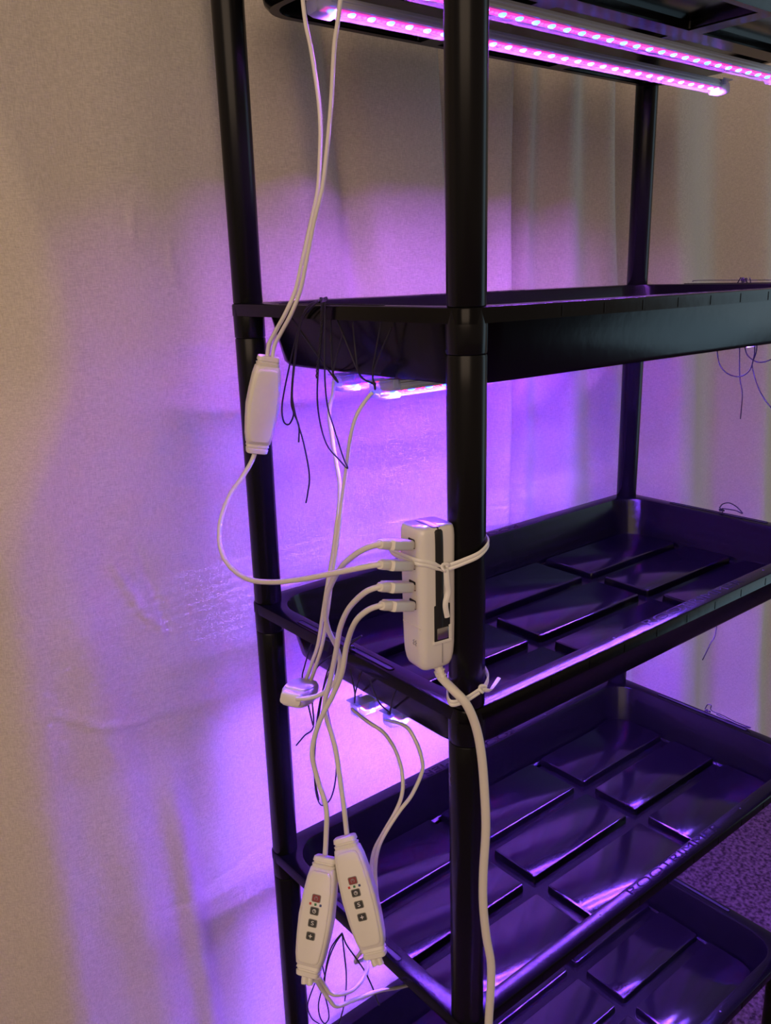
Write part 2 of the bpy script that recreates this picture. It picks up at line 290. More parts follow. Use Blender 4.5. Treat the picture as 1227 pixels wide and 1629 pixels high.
STRINGS = {'t2': {'loop': [[[-0.021, 0.1803, 0.0048], [-0.021, 0.2001, -0.0007], [-0.021, 0.2156, -0.0163], [-0.021, 0.2385, -0.0579], [-0.021, 0.2585, -0.1019], [-0.021, 0.2584, -0.1213], [-0.021, 0.2476, -0.1237], [-0.021, 0.2376, -0.1118], [-0.021, 0.2408, -0.1002], [-0.021, 0.2346, -0.0692], [-0.021, 0.2206, -0.0253], [-0.021, 0.2091, -0.0117], [-0.021, 0.1882, 0.0015]], [[-0.023, 0.1715, 0.0038], [-0.023, 0.1751, -0.0216], [-0.023, 0.1868, -0.0701], [-0.023, 0.1885, -0.104], [-0.023, 0.1772, -0.1347], [-0.023, 0.1551, -0.1488], [-0.023, 0.1425, -0.1548], [-0.023, 0.1492, -0.1445], [-0.023, 0.1607, -0.1213], [-0.023, 0.1722, -0.0956], [-0.023, 0.1743, -0.0648], [-0.023, 0.1709, -0.0257], [-0.023, 0.1685, 0.0038]]], 'tail': [[[-0.022, 0.1828, 0.0037], [-0.022, 0.203, -0.005], [-0.022, 0.216, -0.0229], [-0.022, 0.2338, -0.076], [-0.022, 0.2365, -0.1068], [-0.022, 0.2273, -0.1224], [-0.022, 0.2291, -0.1406]], [[-0.024, 0.1779, 0.0042], [-0.024, 0.2024, -0.0093], [-0.024, 0.2152, -0.0294], [-0.024, 0.232, -0.0803], [-0.024, 0.2312, -0.106], [-0.024, 0.2167, -0.1399], [-0.024, 0.2092, -0.1723], [-0.024, 0.214, -0.1926], [-0.024, 0.2185, -0.2043]]], 'tie': [[[-0.0035, 0.2588, -0.0136], [-0.0035, 0.2217, -0.0446], [-0.0035, 0.1824, -0.0744], [0.03, 0.23, -0.078]], [[-0.0035, 0.1874, -0.0122], [-0.0035, 0.1886, -0.0386], [-0.0035, 0.1883, -0.0653], [-0.0035, 0.1813, -0.0749], [0.03, 0.23, -0.078]], [[-0.0035, 0.1677, -0.0268], [-0.0035, 0.1807, -0.0515], [-0.0035, 0.1877, -0.0675], [0.03, 0.23, -0.078]], [[-0.003, 0.1776, -0.0142], [-0.003, 0.1602, -0.0417], [-0.003, 0.1428, -0.0666], [-0.003, 0.1221, -0.0732], [0.006, 0.132, -0.0745]], [[-0.0035, 0.1513, -0.0157], [-0.0035, 0.1487, -0.0432], [-0.0035, 0.1429, -0.0666], [0.006, 0.132, -0.0745]], [[-0.003, 0.1082, -0.0137], [-0.003, 0.1198, -0.0481], [-0.003, 0.124, -0.0632], [-0.003, 0.1209, -0.0778], [0.006, 0.132, -0.0745]], [[-0.0035, 0.0931, -0.0193], [-0.0035, 0.1105, -0.0434], [-0.0035, 0.1228, -0.0651], [0.006, 0.132, -0.0745]]]},
 't3': {'loop': [[[-0.021, 0.1324, -0.3297], [-0.021, 0.1643, -0.3527], [-0.021, 0.1976, -0.393], [-0.021, 0.2199, -0.4562], [-0.021, 0.2333, -0.5134], [-0.021, 0.2364, -0.5443], [-0.021, 0.234, -0.5699], [-0.021, 0.2232, -0.5776], [-0.021, 0.2038, -0.5575], [-0.021, 0.1913, -0.5224], [-0.021, 0.189, -0.4847], [-0.021, 0.1982, -0.4555], [-0.021, 0.2026, -0.4299], [-0.021, 0.1912, -0.3907], [-0.021, 0.1605, -0.354], [-0.021, 0.1332, -0.3304]], [[-0.023, 0.2249, -0.3699], [-0.023, 0.2412, -0.4027], [-0.023, 0.2475, -0.4217], [-0.023, 0.2387, -0.4491], [-0.023, 0.2305, -0.4735]]], 'tail': [[[-0.023, 0.1615, -0.3512], [-0.023, 0.2211, -0.4009], [-0.023, 0.2288, -0.4396], [-0.023, 0.2297, -0.4751], [-0.023, 0.2498, -0.4953], [-0.023, 0.2699, -0.5175]], [[-0.024, 0.1601, -0.3504], [-0.024, 0.1986, -0.4057], [-0.024, 0.2206, -0.4638], [-0.024, 0.2297, -0.5222], [-0.024, 0.2294, -0.5514], [-0.024, 0.2251, -0.57]]], 'tie': [[[-0.0035, 0.1791, -0.3894], [-0.0035, 0.1752, -0.4039], [-0.0035, 0.172, -0.4181], [0.038, 0.231, -0.467]], [[-0.0035, 0.1561, -0.3824], [-0.0035, 0.165, -0.4], [-0.0035, 0.172, -0.4181], [0.038, 0.231, -0.467]], [[-0.003, 0.1445, -0.3899], [-0.003, 0.1376, -0.4028], [-0.003, 0.1279, -0.4124], [-0.003, 0.1115, -0.4163], [0.052, 0.1855, -0.467]], [[-0.003, 0.0977, -0.381], [-0.003, 0.1072, -0.3985], [-0.003, 0.1122, -0.4166], [0.052, 0.1855, -0.467]]]},
 't4': {'loop': [[[-0.021, 0.1943, -0.7404], [-0.021, 0.2092, -0.7616], [-0.021, 0.2224, -0.7849], [-0.021, 0.2337, -0.8178], [-0.021, 0.2407, -0.8504], [-0.021, 0.2521, -0.8784], [-0.021, 0.258, -0.9004], [-0.021, 0.2552, -0.9159], [-0.021, 0.2452, -0.9178], [-0.021, 0.2348, -0.9019], [-0.021, 0.2346, -0.8864], [-0.021, 0.2408, -0.8697], [-0.021, 0.2461, -0.8609], [-0.021, 0.2381, -0.8357], [-0.021, 0.2247, -0.7968], [-0.021, 0.2095, -0.7658], [-0.021, 0.1944, -0.7415]]], 'tail': [[[-0.021, 0.1944, -0.741], [-0.021, 0.1926, -0.764], [-0.021, 0.1897, -0.796], [-0.021, 0.1927, -0.8288], [-0.021, 0.2004, -0.8597], [-0.021, 0.2113, -0.8914]], [[-0.022, 0.1923, -0.7395], [-0.022, 0.1848, -0.75], [-0.022, 0.1664, -0.7566], [-0.022, 0.1497, -0.7631], [-0.022, 0.1362, -0.7754], [-0.022, 0.1231, -0.7925]], [[-0.021, 0.2381, -0.8357], [-0.021, 0.2444, -0.8213], [-0.021, 0.2497, -0.8379], [-0.021, 0.2773, -0.8976], [-0.021, 0.2851, -0.9238], [-0.021, 0.2757, -0.9345], [-0.021, 0.2579, -0.9292]]]},
 'r2': {'tail': [[[0.7585, 0.1804, 0.0085], [0.7585, 0.1791, -0.0278], [0.7585, 0.176, -0.0846], [0.7585, 0.1712, -0.1385], [0.7585, 0.1646, -0.1654], [0.7585, 0.1639, -0.1911], [0.7585, 0.164, -0.206]], [[0.7585, 0.1682, 0.0075], [0.7585, 0.1552, -0.0462], [0.7585, 0.1477, -0.0938], [0.7585, 0.1517, -0.1159], [0.7585, 0.1518, -0.1256], [0.7585, 0.1412, -0.1518], [0.7585, 0.1294, -0.1701], [0.7585, 0.114, -0.186]]], 'loop': [[[0.7575, 0.1819, 0.0086], [0.7575, 0.2123, -0.0471], [0.7575, 0.212, -0.0938], [0.7575, 0.2093, -0.1133], [0.7575, 0.2034, -0.1268], [0.7575, 0.1896, -0.1377], [0.7575, 0.1704, -0.1403], [0.7575, 0.1559, -0.1305], [0.7575, 0.1509, -0.112], [0.7575, 0.1506, -0.0939], [0.7575, 0.1577, -0.0462], [0.7575, 0.1737, 0.0076]], [[0.7585, 0.1784, 0.0085], [0.7585, 0.1726, -0.0654], [0.7585, 0.1654, -0.0994], [0.7585, 0.1573, -0.1105], [0.7585, 0.1446, -0.1165], [0.7585, 0.1327, -0.1152], [0.7585, 0.1214, -0.1104]]], 'wire': [[[0.748, 0.2563, 0.0028], [0.748, 0.2499, 0.005], [0.748, 0.1783, 0.0045], [0.748, 0.1273, 0.0041]]], 'knot': [0.75, 0.173, 0.0088]},
 'r3': {'tail': [[[0.7585, 0.1813, -0.3541], [0.7585, 0.1751, -0.4522], [0.7585, 0.1746, -0.5645], [0.7585, 0.1836, -0.5963], [0.7585, 0.195, -0.6297]]], 'loop': [[[0.752, 0.1831, -0.3532], [0.752, 0.1782, -0.3459], [0.752, 0.1677, -0.3417], [0.752, 0.1544, -0.3455], [0.752, 0.143, -0.3546], [0.752, 0.156, -0.352], [0.752, 0.1776, -0.3531]]], 'knot': [0.75, 0.1787, -0.353]},
 'r4': {'loop': [[[0.752, 0.1794, -0.7152], [0.752, 0.1754, -0.7051], [0.752, 0.1685, -0.7035], [0.752, 0.1677, -0.7128], [0.752, 0.1466, -0.7137], [0.752, 0.1212, -0.7162], [0.752, 0.0957, -0.7159], [0.752, 0.1176, -0.7194], [0.752, 0.158, -0.7161]]], 'knot': [0.75, 0.1723, -0.714]},
 'k2': [-0.012, 0.1876, 0.0024]}

# ------------------------------------------------------------------ the setting
FLOOR_Z = -1.42
bm = bmesh.new(); add_box(bm, -2.5, 4.0, -3.0, 0.95, FLOOR_Z - 0.05, FLOOR_Z)
tag(from_bm('floor', bm, CARPET, smooth=False), 'speckled short-pile carpet under the shelving unit', kind='structure')
bm = bmesh.new(); add_box(bm, -2.5, 4.0, 0.85, 0.95, FLOOR_Z, 1.6)
tag(from_bm('wall_back', bm, WALL, smooth=False), 'plain wall behind the hanging curtains', kind='structure')

def sstep(a, b, x):
    t = np.clip((x - a) / (b - a), 0, 1); return t * t * (3 - 2 * t)
def pinterp(u, ks):
    xs = np.array([k[0] for k in ks]); ys = np.array([k[1] for k in ks])
    d = np.zeros_like(ys); s = np.diff(ys) / np.diff(xs)
    for i in range(1, len(ys) - 1):
        d[i] = 0 if s[i - 1] * s[i] <= 0 else 2 * s[i - 1] * s[i] / (s[i - 1] + s[i])
    i = np.clip(np.searchsorted(xs, u) - 1, 0, len(xs) - 2)
    h = xs[i + 1] - xs[i]; t = np.clip((u - xs[i]) / h, 0, 1)
    return ((2*t**3-3*t**2+1)*ys[i] + (t**3-2*t**2+t)*h*d[i] + (-2*t**3+3*t**2)*ys[i+1] + (t**3-t**2)*h*d[i+1])
def crease(x, z, pts, depth, width):
    # a shallow pressed crease in the cloth along a polyline
    best = np.full_like(x, 9.0)
    for (x0, z0), (x1, z1) in zip(pts, pts[1:]):
        dx, dz = x1 - x0, z1 - z0
        t = np.clip(((x - x0) * dx + (z - z0) * dz) / (dx * dx + dz * dz), 0, 1)
        best = np.minimum(best, np.hypot(x - x0 - t * dx, z - z0 - t * dz))
    return -depth * np.exp(-(best / width) ** 2)
def curtain(name, xs, zs, yfun, xshift, label):
    X, Z = np.meshgrid(xs, zs)
    X2 = X + xshift(X, Z); Y = yfun(X2, Z)
    nz, nx = X.shape; co = np.stack([X2, Y, Z], -1).reshape(-1, 3)
    idx = np.arange(nz * nx).reshape(nz, nx)
    f = np.stack([idx[:-1, :-1], idx[:-1, 1:], idx[1:, 1:], idx[1:, :-1]], -1).reshape(-1, 4)
    me = bpy.data.meshes.new(name)
    me.vertices.add(len(co)); me.vertices.foreach_set('co', co.ravel().astype(np.float32))
    me.loops.add(f.size); me.loops.foreach_set('vertex_index', f.ravel().astype(np.int32))
    me.polygons.add(len(f)); me.polygons.foreach_set('loop_start', np.arange(0, f.size, 4, dtype=np.int32))
    me.polygons.foreach_set('use_smooth', np.ones(len(f), dtype=bool))
    me.update(calc_edges=True); me.validate()
    o = link_mesh(name, me, FABRIC)
    sm = o.modifiers.new('cloth_thickness', 'SOLIDIFY'); sm.thickness = 0.0015; sm.offset = 1.0
    tag(o, label, 'curtain', 'curtain panels'); return o

def y_left(x, z):
    xf = -0.250 + 0.085 * sstep(-0.30, -0.05, z) - 0.05 * sstep(0.0, 0.25, z)
    y = 0.452 + 0.004 * np.sin(14 * x + 1.1 * z) + 0.002 * np.sin(31 * x - 2.2 * z + 1) + 0.002 * np.sin(9 * z + 5 * x)
    y += 0.075 * sstep(0.0, 0.13, xf - x) - 0.05 * sstep(0.2, 0.42, xf - x)
    # soft standing folds between the posts near the top
    y += 0.020 * np.exp(-((x - 0.06 - 0.10 * (0.3 - z)) / 0.020) ** 2) * sstep(-0.05, 0.2, z)
    y += 0.024 * np.exp(-((x - 0.21 - 0.13 * (0.3 - z)) / 0.022) ** 2) * sstep(-0.15, 0.1, z)
    y += -0.016 * np.exp(-((x - 0.13 - 0.10 * (0.3 - z)) / 0.03) ** 2) * sstep(-0.1, 0.2, z)
    # slanting drape in the lower left
    y += -0.010 * np.exp(-((x + 0.19 - 0.08 * (-0.5 - z)) / 0.035) ** 2) * sstep(-0.15, -0.40, z)
    y += -0.011 * np.exp(-((x + 0.115 - 0.06 * (-0.6 - z)) / 0.016) ** 2) * sstep(-0.55, -0.70, z)
    y += crease(x, z, [(-0.245, -0.47), (-0.19, -0.505), (-0.14, -0.515)], 0.0025, 0.003)
    y += crease(x, z, [(-0.13, -0.52), (-0.06, -0.535), (0.0, -0.585)], -0.0018, 0.003)
    y += crease(x, z, [(-0.155, -0.795), (-0.10, -0.805), (-0.03, -0.79), (0.05, -0.77)], -0.0022, 0.003)
    y += crease(x, z, [(-0.155, -0.30), (-0.125, -0.37), (-0.10, -0.40)], 0.003, 0.004)
    y += crease(x, z, [(-0.125, -0.28), (-0.105, -0.36), (-0.09, -0.42)], -0.002, 0.004)
    y += crease(x, z, [(-0.09, 0.07), (-0.085, 0.11)], 0.002, 0.003)
    y += crease(x, z, [(-0.04, 0.02), (-0.045, 0.07)], 0.002, 0.003)
    return y
def edge_left(x, z):
    # free edge of the front panel leans with height
    return (0.395 - 0.085 * (z - 0.15)  - 0.40) * sstep(0.15, 0.40, x)
xs = np.concatenate([np.arange(-1.3, -0.46, 0.02), np.arange(-0.46, 0.402, 0.004)])
zs = np.concatenate([np.arange(FLOOR_Z + 0.01, -1.0, 0.03), np.arange(-1.0, 0.46, 0.0045), np.arange(0.47, 1.3, 0.05)])
curtain('curtain', xs, zs, y_left, edge_left, 'broad beige fabric curtain panel on the left, with a raw vertical edge')

RK = [(0.20, 0.535), (0.34, 0.535), (0.44, 0.505), (0.545, 0.456), (0.575, 0.505), (0.610, 0.476), (0.645, 0.492), (0.70, 0.460), (0.775, 0.494), (0.83, 0.464),
      (0.895, 0.505), (0.985, 0.430), (1.245, 0.515), (1.335, 0.438), (1.50, 0.50), (1.60, 0.44), (1.80, 0.51), (1.95, 0.44), (2.2, 0.50), (2.4, 0.45), (2.7, 0.5), (3.2, 0.46)]
def y_right(x, z):
    u = x + 0.13 * z * sstep(0.55, 0.95, x)
    y = pinterp(u, RK) + 0.003 * np.sin(23 * x + 4 * z) + 0.002 * np.sin(11 * z)
    y += crease(x, z, [(0.80, -0.15), (0.815, -0.26), (0.84, -0.36)], 0.0025, 0.005)
    return y
xs = np.concatenate([np.arange(0.22, 1.7, 0.006), np.arange(1.7, 3.2, 0.02)])
zs = np.concatenate([np.arange(FLOOR_Z + 0.01, -1.2, 0.03), np.arange(-1.2, 0.46, 0.010), np.arange(0.47, 1.3, 0.05)])
curtain('curtain', xs, zs, y_right, lambda x, z: 0 * x, 'pleated beige fabric curtain panel on the right, hanging behind the far post')

# ------------------------------------------------------------------ shelving unit
W, LX, S = 0.3526, 0.7382, 0.36
OV = 0.0172
X0, X1, Y0, Y1 = -OV, LX + OV, -OV, W + OV
def ring(off, z, r, n=8):
    return [(x, y, z) for x, y in rr(X0 + off, X1 - off, Y0 + off, Y1 - off, r, n)]
RIMW = 0.0225
PAD_TOP, GROOVE = -0.057, -0.0672
FX0, FX1, FY0, FY1 = X0 + RIMW + 0.016, X1 - RIMW - 0.016, Y0 + RIMW + 0.016, Y1 - RIMW - 0.016   # floor limits
GX = [(0.2445, 0.2635), (0.4760, 0.4950)]
GY = [(0.1175, 0.1365), (0.2170, 0.2360)]

shelf = empty('shelving_unit', (LX / 2, W / 2, FLOOR_Z))
tag(shelf, 'black plastic tiered plant shelving unit with deep trays on round posts', 'shelving unit')
def shelf_local(o, x, y, z):
    o.parent = shelf; o.location = Vector((x, y, z)) - shelf.location

def tray_mesh():
    bm = bmesh.new()
    loft(bm, [ring(0.0018, -0.0030, 0.0125), ring(0.0018, -0.0135, 0.0125), ring(0.0, -0.0135, 0.014), ring(0.0, -0.0022, 0.014), ring(0.0007, -0.0007, 0.0135), ring(0.0022, 0.0, 0.0125),
              ring(RIMW - 0.0035, 0.0, 0.048), ring(RIMW - 0.0012, -0.0008, 0.046), ring(RIMW, -0.0032, 0.045), ring(RIMW + 0.0125, -0.0600, 0.040), ring(RIMW + 0.0140, -0.0645, 0.039), ring(RIMW + 0.0180, GROOVE, 0.036), ring(RIMW + 0.024, GROOVE, 0.032),
              ring(RIMW + 0.024, -0.0692, 0.032), ring(RIMW + 0.0150, -0.0692, 0.038), ring(RIMW + 0.0105, -0.0640, 0.041), ring(RIMW - 0.0022, -0.0030, 0.047)], closed=True)
    # grooves between the raised panels
    for a, b in GX: add_box(bm, a - 0.004, b + 0.004, FY0, FY1, -0.0692, GROOVE)
    for a, b in GY: add_box(bm, FX0, FX1, a - 0.004, b + 0.004, -0.0692, GROOVE + 0.0001)
    # faint moulding ribs on the lip face
    for x in np.arange(0.10, 0.70, 0.060):
        add_box(bm, x, x + 0.0012, Y0 - 0.0005, Y0 + 0.001, -0.0125, -0.003)
        add_box(bm, x, x + 0.0012, Y1 - 0.001, Y1 + 0.0005, -0.0125, -0.003)
    bmesh.ops.recalc_face_normals(bm, faces=bm.faces)
    me = bpy.data.meshes.new('tray'); bm.to_mesh(me); bm.free(); me.materials.append(BLACK); shade(me, 30); return me
def panel_mesh(x0, x1, y0, y1, corner):
    # raised hollow panel; corner = which corner follows the round of the basin
    R = 0.034; r0 = 0.006; n = 5
    def outl(off):
        pts = []
        for k, (cx, cy, a0) in enumerate(((1, 1, 0), (0, 1, 90), (0, 0, 180), (1, 0, 270))):
            r = (R if corner == (cx, cy) else r0) - off
            px = (x1 - off - r) if cx else (x0 + off + r); py = (y1 - off - r) if cy else (y0 + off + r)
            for i in range(n + 1):
                a = math.radians(a0 + 90 * i / n); pts.append((px + r * math.cos(a), py + r * math.sin(a)))
        return pts
    bm = bmesh.new()
    L = lambda off, z: [(x, y, z) for x, y in outl(off)]
    loft(bm, [L(0.0022, -0.0692), L(0.0040, PAD_TOP - 0.0020)], cap0=False, cap1=True)
    loft(bm, [L(0.0, -0.0690), L(0.0012, PAD_TOP - 0.0022), L(0.0018, PAD_TOP - 0.0007), L(0.0032, PAD_TOP)], cap0=False, cap1=True)
    bmesh.ops.recalc_face_normals(bm, faces=bm.faces)
    me = bpy.data.meshes.new('raised_panel'); bm.to_mesh(me); bm.free(); me.materials.append(PANEL); shade(me, 30); return me
def socket_mesh():
    bm = bmesh.new(); prof = [(0.0172, -0.002), (0.0177, -0.014), (0.0175, -0.0372), (0.0168, -0.0382), (0.0150, -0.0382)]
    n = 28
    loft(bm, [[(r * math.cos(2 * math.pi * i / n), r * math.sin(2 * math.pi * i / n), z) for i in range(n)] for r, z in prof])
    bmesh.ops.recalc_face_normals(bm, faces=bm.faces)
    me = bpy.data.meshes.new('post_socket'); bm.to_mesh(me); bm.free(); me.materials.append(POST); shade(me, 40); return me
def post_mesh(length):
    bm = bmesh.new(); prof = [(0.0150, 0.0), (0.0169, 0.0006), (0.0174, 0.0020), (0.0173, 0.03), (0.0167, length - 0.001), (0.0160, length)]
    n = 32
    loft(bm, [[(r * math.cos(2 * math.pi * i / n), r * math.sin(2 * math.pi * i / n), -z) for i in range(n)] for r, z in prof])
    bmesh.ops.recalc_face_normals(bm, faces=bm.faces)
    me = bpy.data.meshes.new('post'); bm.to_mesh(me); bm.free(); me.materials.append(POST); shade(me, 40); return me
def slot_mesh():
    # long grip slot in the end rim: raised lip; a dark plate stands for its shade
    bm = bmesh.new()
    a = rr(-0.0042, 0.0042, -0.086, 0.086, 0.004, 5); b = rr(-0.0030, 0.0030, -0.0848, 0.0848, 0.003, 5)
    loft(bm, [[(x, y, 0.0) for x, y in a], [(x, y, 0.0009) for x, y in a], [(x, y, 0.0009) for x, y in b], [(x, y, 0.0) for x, y in b]], closed=True)
    me = bpy.data.meshes.new('grip_slot'); bmesh.ops.recalc_face_normals(bm, faces=bm.faces); bm.to_mesh(me); bm.free(); me.materials.append(BLACK); shade(me, 30); return me
def slot_shade_mesh():  # solid dark plate, coloured as the shade inside the slot
    bm = bmesh.new(); b = rr(-0.0030, 0.0030, -0.0848, 0.0848, 0.003, 5)
    loft(bm, [[(x, y, -0.001) for x, y in b], [(x, y, 0.0002) for x, y in b]])
    me = bpy.data.meshes.new('slot_shade_plate'); bmesh.ops.recalc_face_normals(bm, faces=bm.faces); bm.to_mesh(me); bm.free(); me.materials.append(DARK); return me
def pin_mesh():  # small dark disc on the rim, painted as the shade in a hole
    bm = bmesh.new(); n = 10
    loft(bm, [[(0.0016 * math.cos(2 * math.pi * i / n), 0.0016 * math.sin(2 * math.pi * i / n), z) for i in range(n)] for z in (-0.001, 0.00015)])
    me = bpy.data.meshes.new('hole_shade_disc'); bmesh.ops.recalc_face_normals(bm, faces=bm.faces); bm.to_mesh(me); bm.free(); me.materials.append(DARK); return me

TRAY, SOCK, SLOT, SLOT_SHADE, PIN = tray_mesh(), socket_mesh(), slot_mesh(), slot_shade_mesh(), pin_mesh()
XB = [(FX0, GX[0][0]), (GX[0][1], GX[1][0]), (GX[1][1], FX1)]
YB = [(FY0, GY[0][0]), (GY[0][1], GY[1][0]), (GY[1][1], FY1)]
PANELS = []
for i, (a, b) in enumerate(XB):
    for j, (c, d) in enumerate(YB):
        corner = ({0: 0, 2: 1}.get(i), {0: 0, 2: 1}.get(j))
        PANELS.append(panel_mesh(a, b, c, d, corner))
TXT = text_mesh('lettering', 'ROOTRIMMER', 0.0172, 0.00016)
bbw = max(v.co.x for v in TXT.vertices) - min(v.co.x for v in TXT.vertices)
for v in TXT.vertices: v.co.x *= 0.206 / bbw
TXT.materials.append(LETTER)
POSTM = post_mesh(S - 0.0383)
LEGM = post_mesh(-(FLOOR_Z) - 3 * S - 0.0383)
def child(name, me, parent, loc=(0, 0, 0), rz=0.0):
    o = bpy.data.objects.new(name, me); COL.objects.link(o); o.parent = parent; o.location = loc; o.rotation_euler = (0, 0, rz); return o
for k in range(5):
    z = (1 - k) * S
    t = bpy.data.objects.new('tray', TRAY); COL.objects.link(t); shelf_local(t, 0, 0, z)
    for pm in PANELS: child('raised_panel', pm, t)
    for x in (0, LX):
        for y in (0, W): child('post_socket', SOCK, t, (x, y, 0))
    child('lettering', TXT, t, (0.378, -0.0045, 0.0), 0)['label'] = 'moulded lettering ROOTRIMMER'
    child('lettering', TXT, t, (0.360, W + 0.0045, 0.0), math.pi)['label'] = 'moulded lettering ROOTRIMMER'
    for x in (-0.0085, LX + 0.0085):
        child('grip_slot', SLOT, t, (x, W / 2 + 0.008, 0)); child('slot_shade_plate', SLOT_SHADE, t, (x, W / 2 + 0.008, 0))
    for x in (0.219, 0.539):
        child('hole_shade_disc', PIN, t, (x, -0.004, 0)); child('hole_shade_disc', PIN, t, (x, W + 0.004, 0))
    for x in (0, LX):
        for y in (0, W):
            if k < 4:
                p = bpy.data.objects.new('post', POSTM)
            else:
                p = bpy.data.objects.new('leg', LEGM)
            COL.objects.link(p); shelf_local(p, x, y, z - 0.0383)

# ------------------------------------------------------------------ grow light strips
SLEN = 0.712; PITCH = 0.0241
def dome(name, r, h, m, n=8):
    bm = bmesh.new()
    loft(bm, [[(r * k * math.cos(2 * math.pi * i / n), r * k * math.sin(2 * math.pi * i / n), z) for i in range(n)] for k, z in ((1, 0), (0.85, -h * 0.6), (0.4, -h))], cap0=False)
    bmesh.ops.recalc_face_normals(bm, faces=bm.faces)
    me = bpy.data.meshes.new(name); bm.to_mesh(me); bm.free(); me.materials.append(m); return me
DIMBLUE = emit_mat('dimmed_blue_led_light', (0.035, 0.11, 1.0), 11.0)
DIMRED = emit_mat('dimmed_red_led_light', (1.0, 0.02, 0.07), 8.0)
DBLUEM, DREDM = dome('blue_led', 0.0044, 0.0026, DIMBLUE), dome('red_led', 0.0022, 0.0015, DIMRED, 6)
BLUEM, REDM = dome('blue_led', 0.0044, 0.0026, BLUE), dome('red_led', 0.0022, 0.0015, RED, 6)
def sweep_x(name, prof, x0, x1, m, cap=True):
    bm = bmesh.new(); loft(bm, [[(x0, y, z) for y, z in prof], [(x1, y, z) for y, z in prof]], cap0=cap, cap1=cap)
    bmesh.ops.recalc_face_normals(bm, faces=bm.faces)
    me = bpy.data.meshes.new(name); bm.to_mesh(me); bm.free(); me.materials.append(m); shade(me, 30); return me
HOUS = sweep_x('housing', [(-0.0088, 0.0), (-0.0092, 0.0022), (-0.0084, 0.0026), (-0.0084, 0.0052), (-0.0092, 0.0058), (-0.0092, 0.0072), (-0.0080, 0.0080), (-0.0080, 0.0095), (-0.0066, 0.0105),
                          (0.0066, 0.0105), (0.0080, 0.0095), (0.0080, 0.0080), (0.0092, 0.0072), (0.0092, 0.0058), (0.0084, 0.0052), (0.0084, 0.0026), (0.0092, 0.0022), (0.0088, 0.0)], 0.016, SLEN - 0.016, ALU)
COVM = sweep_x('cover', [(0.0086 * math.cos(math.pi * i / 10), -0.0065 * math.sin(math.pi * i / 10) - 0.0002) for i in range(11)], 0.012, SLEN - 0.012, COVER, cap=False)
bm = bmesh.new(); add_box(bm, 0.014, SLEN - 0.014, -0.0058, 0.0058, -0.0004, -0.0002)
me_b = bpy.data.meshes.new('led_board'); bmesh.ops.recalc_face_normals(bm, faces=bm.faces); bm.to_mesh(me_b); bm.free(); me_b.materials.append(BOARD); BOARDM = me_b
def cap_mesh():
    bm = bmesh.new()
    secs = [(0.0, 0.0050, 0.0), (0.0015, 0.0085, 0.0), (0.008, 0.0105, 0.0), (0.026, 0.0105, 0.0)]
    loft(bm, [[(x, y, z) for y, z in rr(-w, w, -0.0072 * w / 0.0105, 0.0110 * w / 0.0105, 0.005 * w / 0.0105, 5)] for x, w, _ in secs])
    bmesh.ops.recalc_face_normals(bm, faces=bm.faces)
    me = bpy.data.meshes.new('end_cap'); bm.to_mesh(me); bm.free(); me.materials.append(CAP); shade(me, 40); return me
CAPM = cap_mesh()
def clip_mesh():
    bm = bmesh.new(); add_box(bm, -0.002, 0.016, -0.0118, 0.0118, 0.0104, 0.0118, 0.0005, 1); add_box(bm, 0.016, 0.022, -0.0118, -0.0098, 0.003, 0.0118, 0.0005, 1); add_box(bm, 0.016, 0.022, 0.0098, 0.0118, 0.003, 0.0118, 0.0005, 1)
    bmesh.ops.recalc_face_normals(bm, faces=bm.faces)
    me = bpy.data.meshes.new('hanging_clip'); bm.to_mesh(me); bm.free(); me.materials.append(CAP); shade(me, 30); return me
CLIPM = clip_mesh()
def strip(x, y, z, label, lead=None, rise=0.0, roll=0.0, power=40.0, color=(0.27, 0.11, 1.0), spread=160, dim=False):
    root = empty('grow_light_strip', (x, y, z)); root.rotation_euler = (math.radians(roll), -math.atan(rise / SLEN), 0)
    tag(root, label, 'grow light', 'grow light strips')
    child('housing', HOUS, root); child('cover', COVM, root); b = child('led_board', BOARDM, root)
    c = child('end_cap', CAPM, root); c2 = child('end_cap', CAPM, root, (SLEN, 0, 0), math.pi)
    child('hanging_clip', CLIPM, root); child('hanging_clip', CLIPM, root, (SLEN, 0, 0), math.pi)
    n = int((SLEN - 0.05) / PITCH)
    for i in range(n + 1):
        u = 0.0235 + i * PITCH
        child('blue_led', DBLUEM if dim else BLUEM, root, (u, 0.0, -0.0005))
        if i < n:
            child('red_led', DREDM if dim else REDM, root, (u + PITCH * 0.36, 0.0, -0.0005)); child('red_led', DREDM if dim else REDM, root, (u + PITCH * 0.66, 0.0, -0.0005))
    ld = bpy.data.lights.new('strip_glow', 'AREA'); ld.shape = 'RECTANGLE'; ld.size = SLEN - 0.04; ld.size_y = 0.010
    ld.energy = power; ld.color = color; ld.spread = math.radians(spread)
    lo = bpy.data.objects.new('strip_glow', ld); COL.objects.link(lo); lo.parent = root; lo.location = (SLEN / 2, 0, -0.0004)
    if lead:
        tube('lead_wire', local(root, PATHS[lead]), 0.0021, CABLE, root, seg=10)['label'] = 'thin white lead wire'
    return root
strip(0.001, 0.205, 0.2665, 'rear red and blue LED light strip under the top tray', 'lead1a', roll=-6, power=16, color=(0.46, 0.12, 1.0), spread=142, dim=True)
strip(0.001, 0.123, 0.2665, 'front red and blue LED light strip under the top tray', 'lead1b', roll=-6, power=16, color=(0.46, 0.12, 1.0), spread=142, dim=True)
strip(0.030, 0.230, -0.0865, 'rear LED light strip under the tray level with the camera', 'lead2a', 0.005)
strip(0.004, 0.132, -0.0828, 'front LED light strip under the tray level with the camera', 'lead2b', 0.0015)
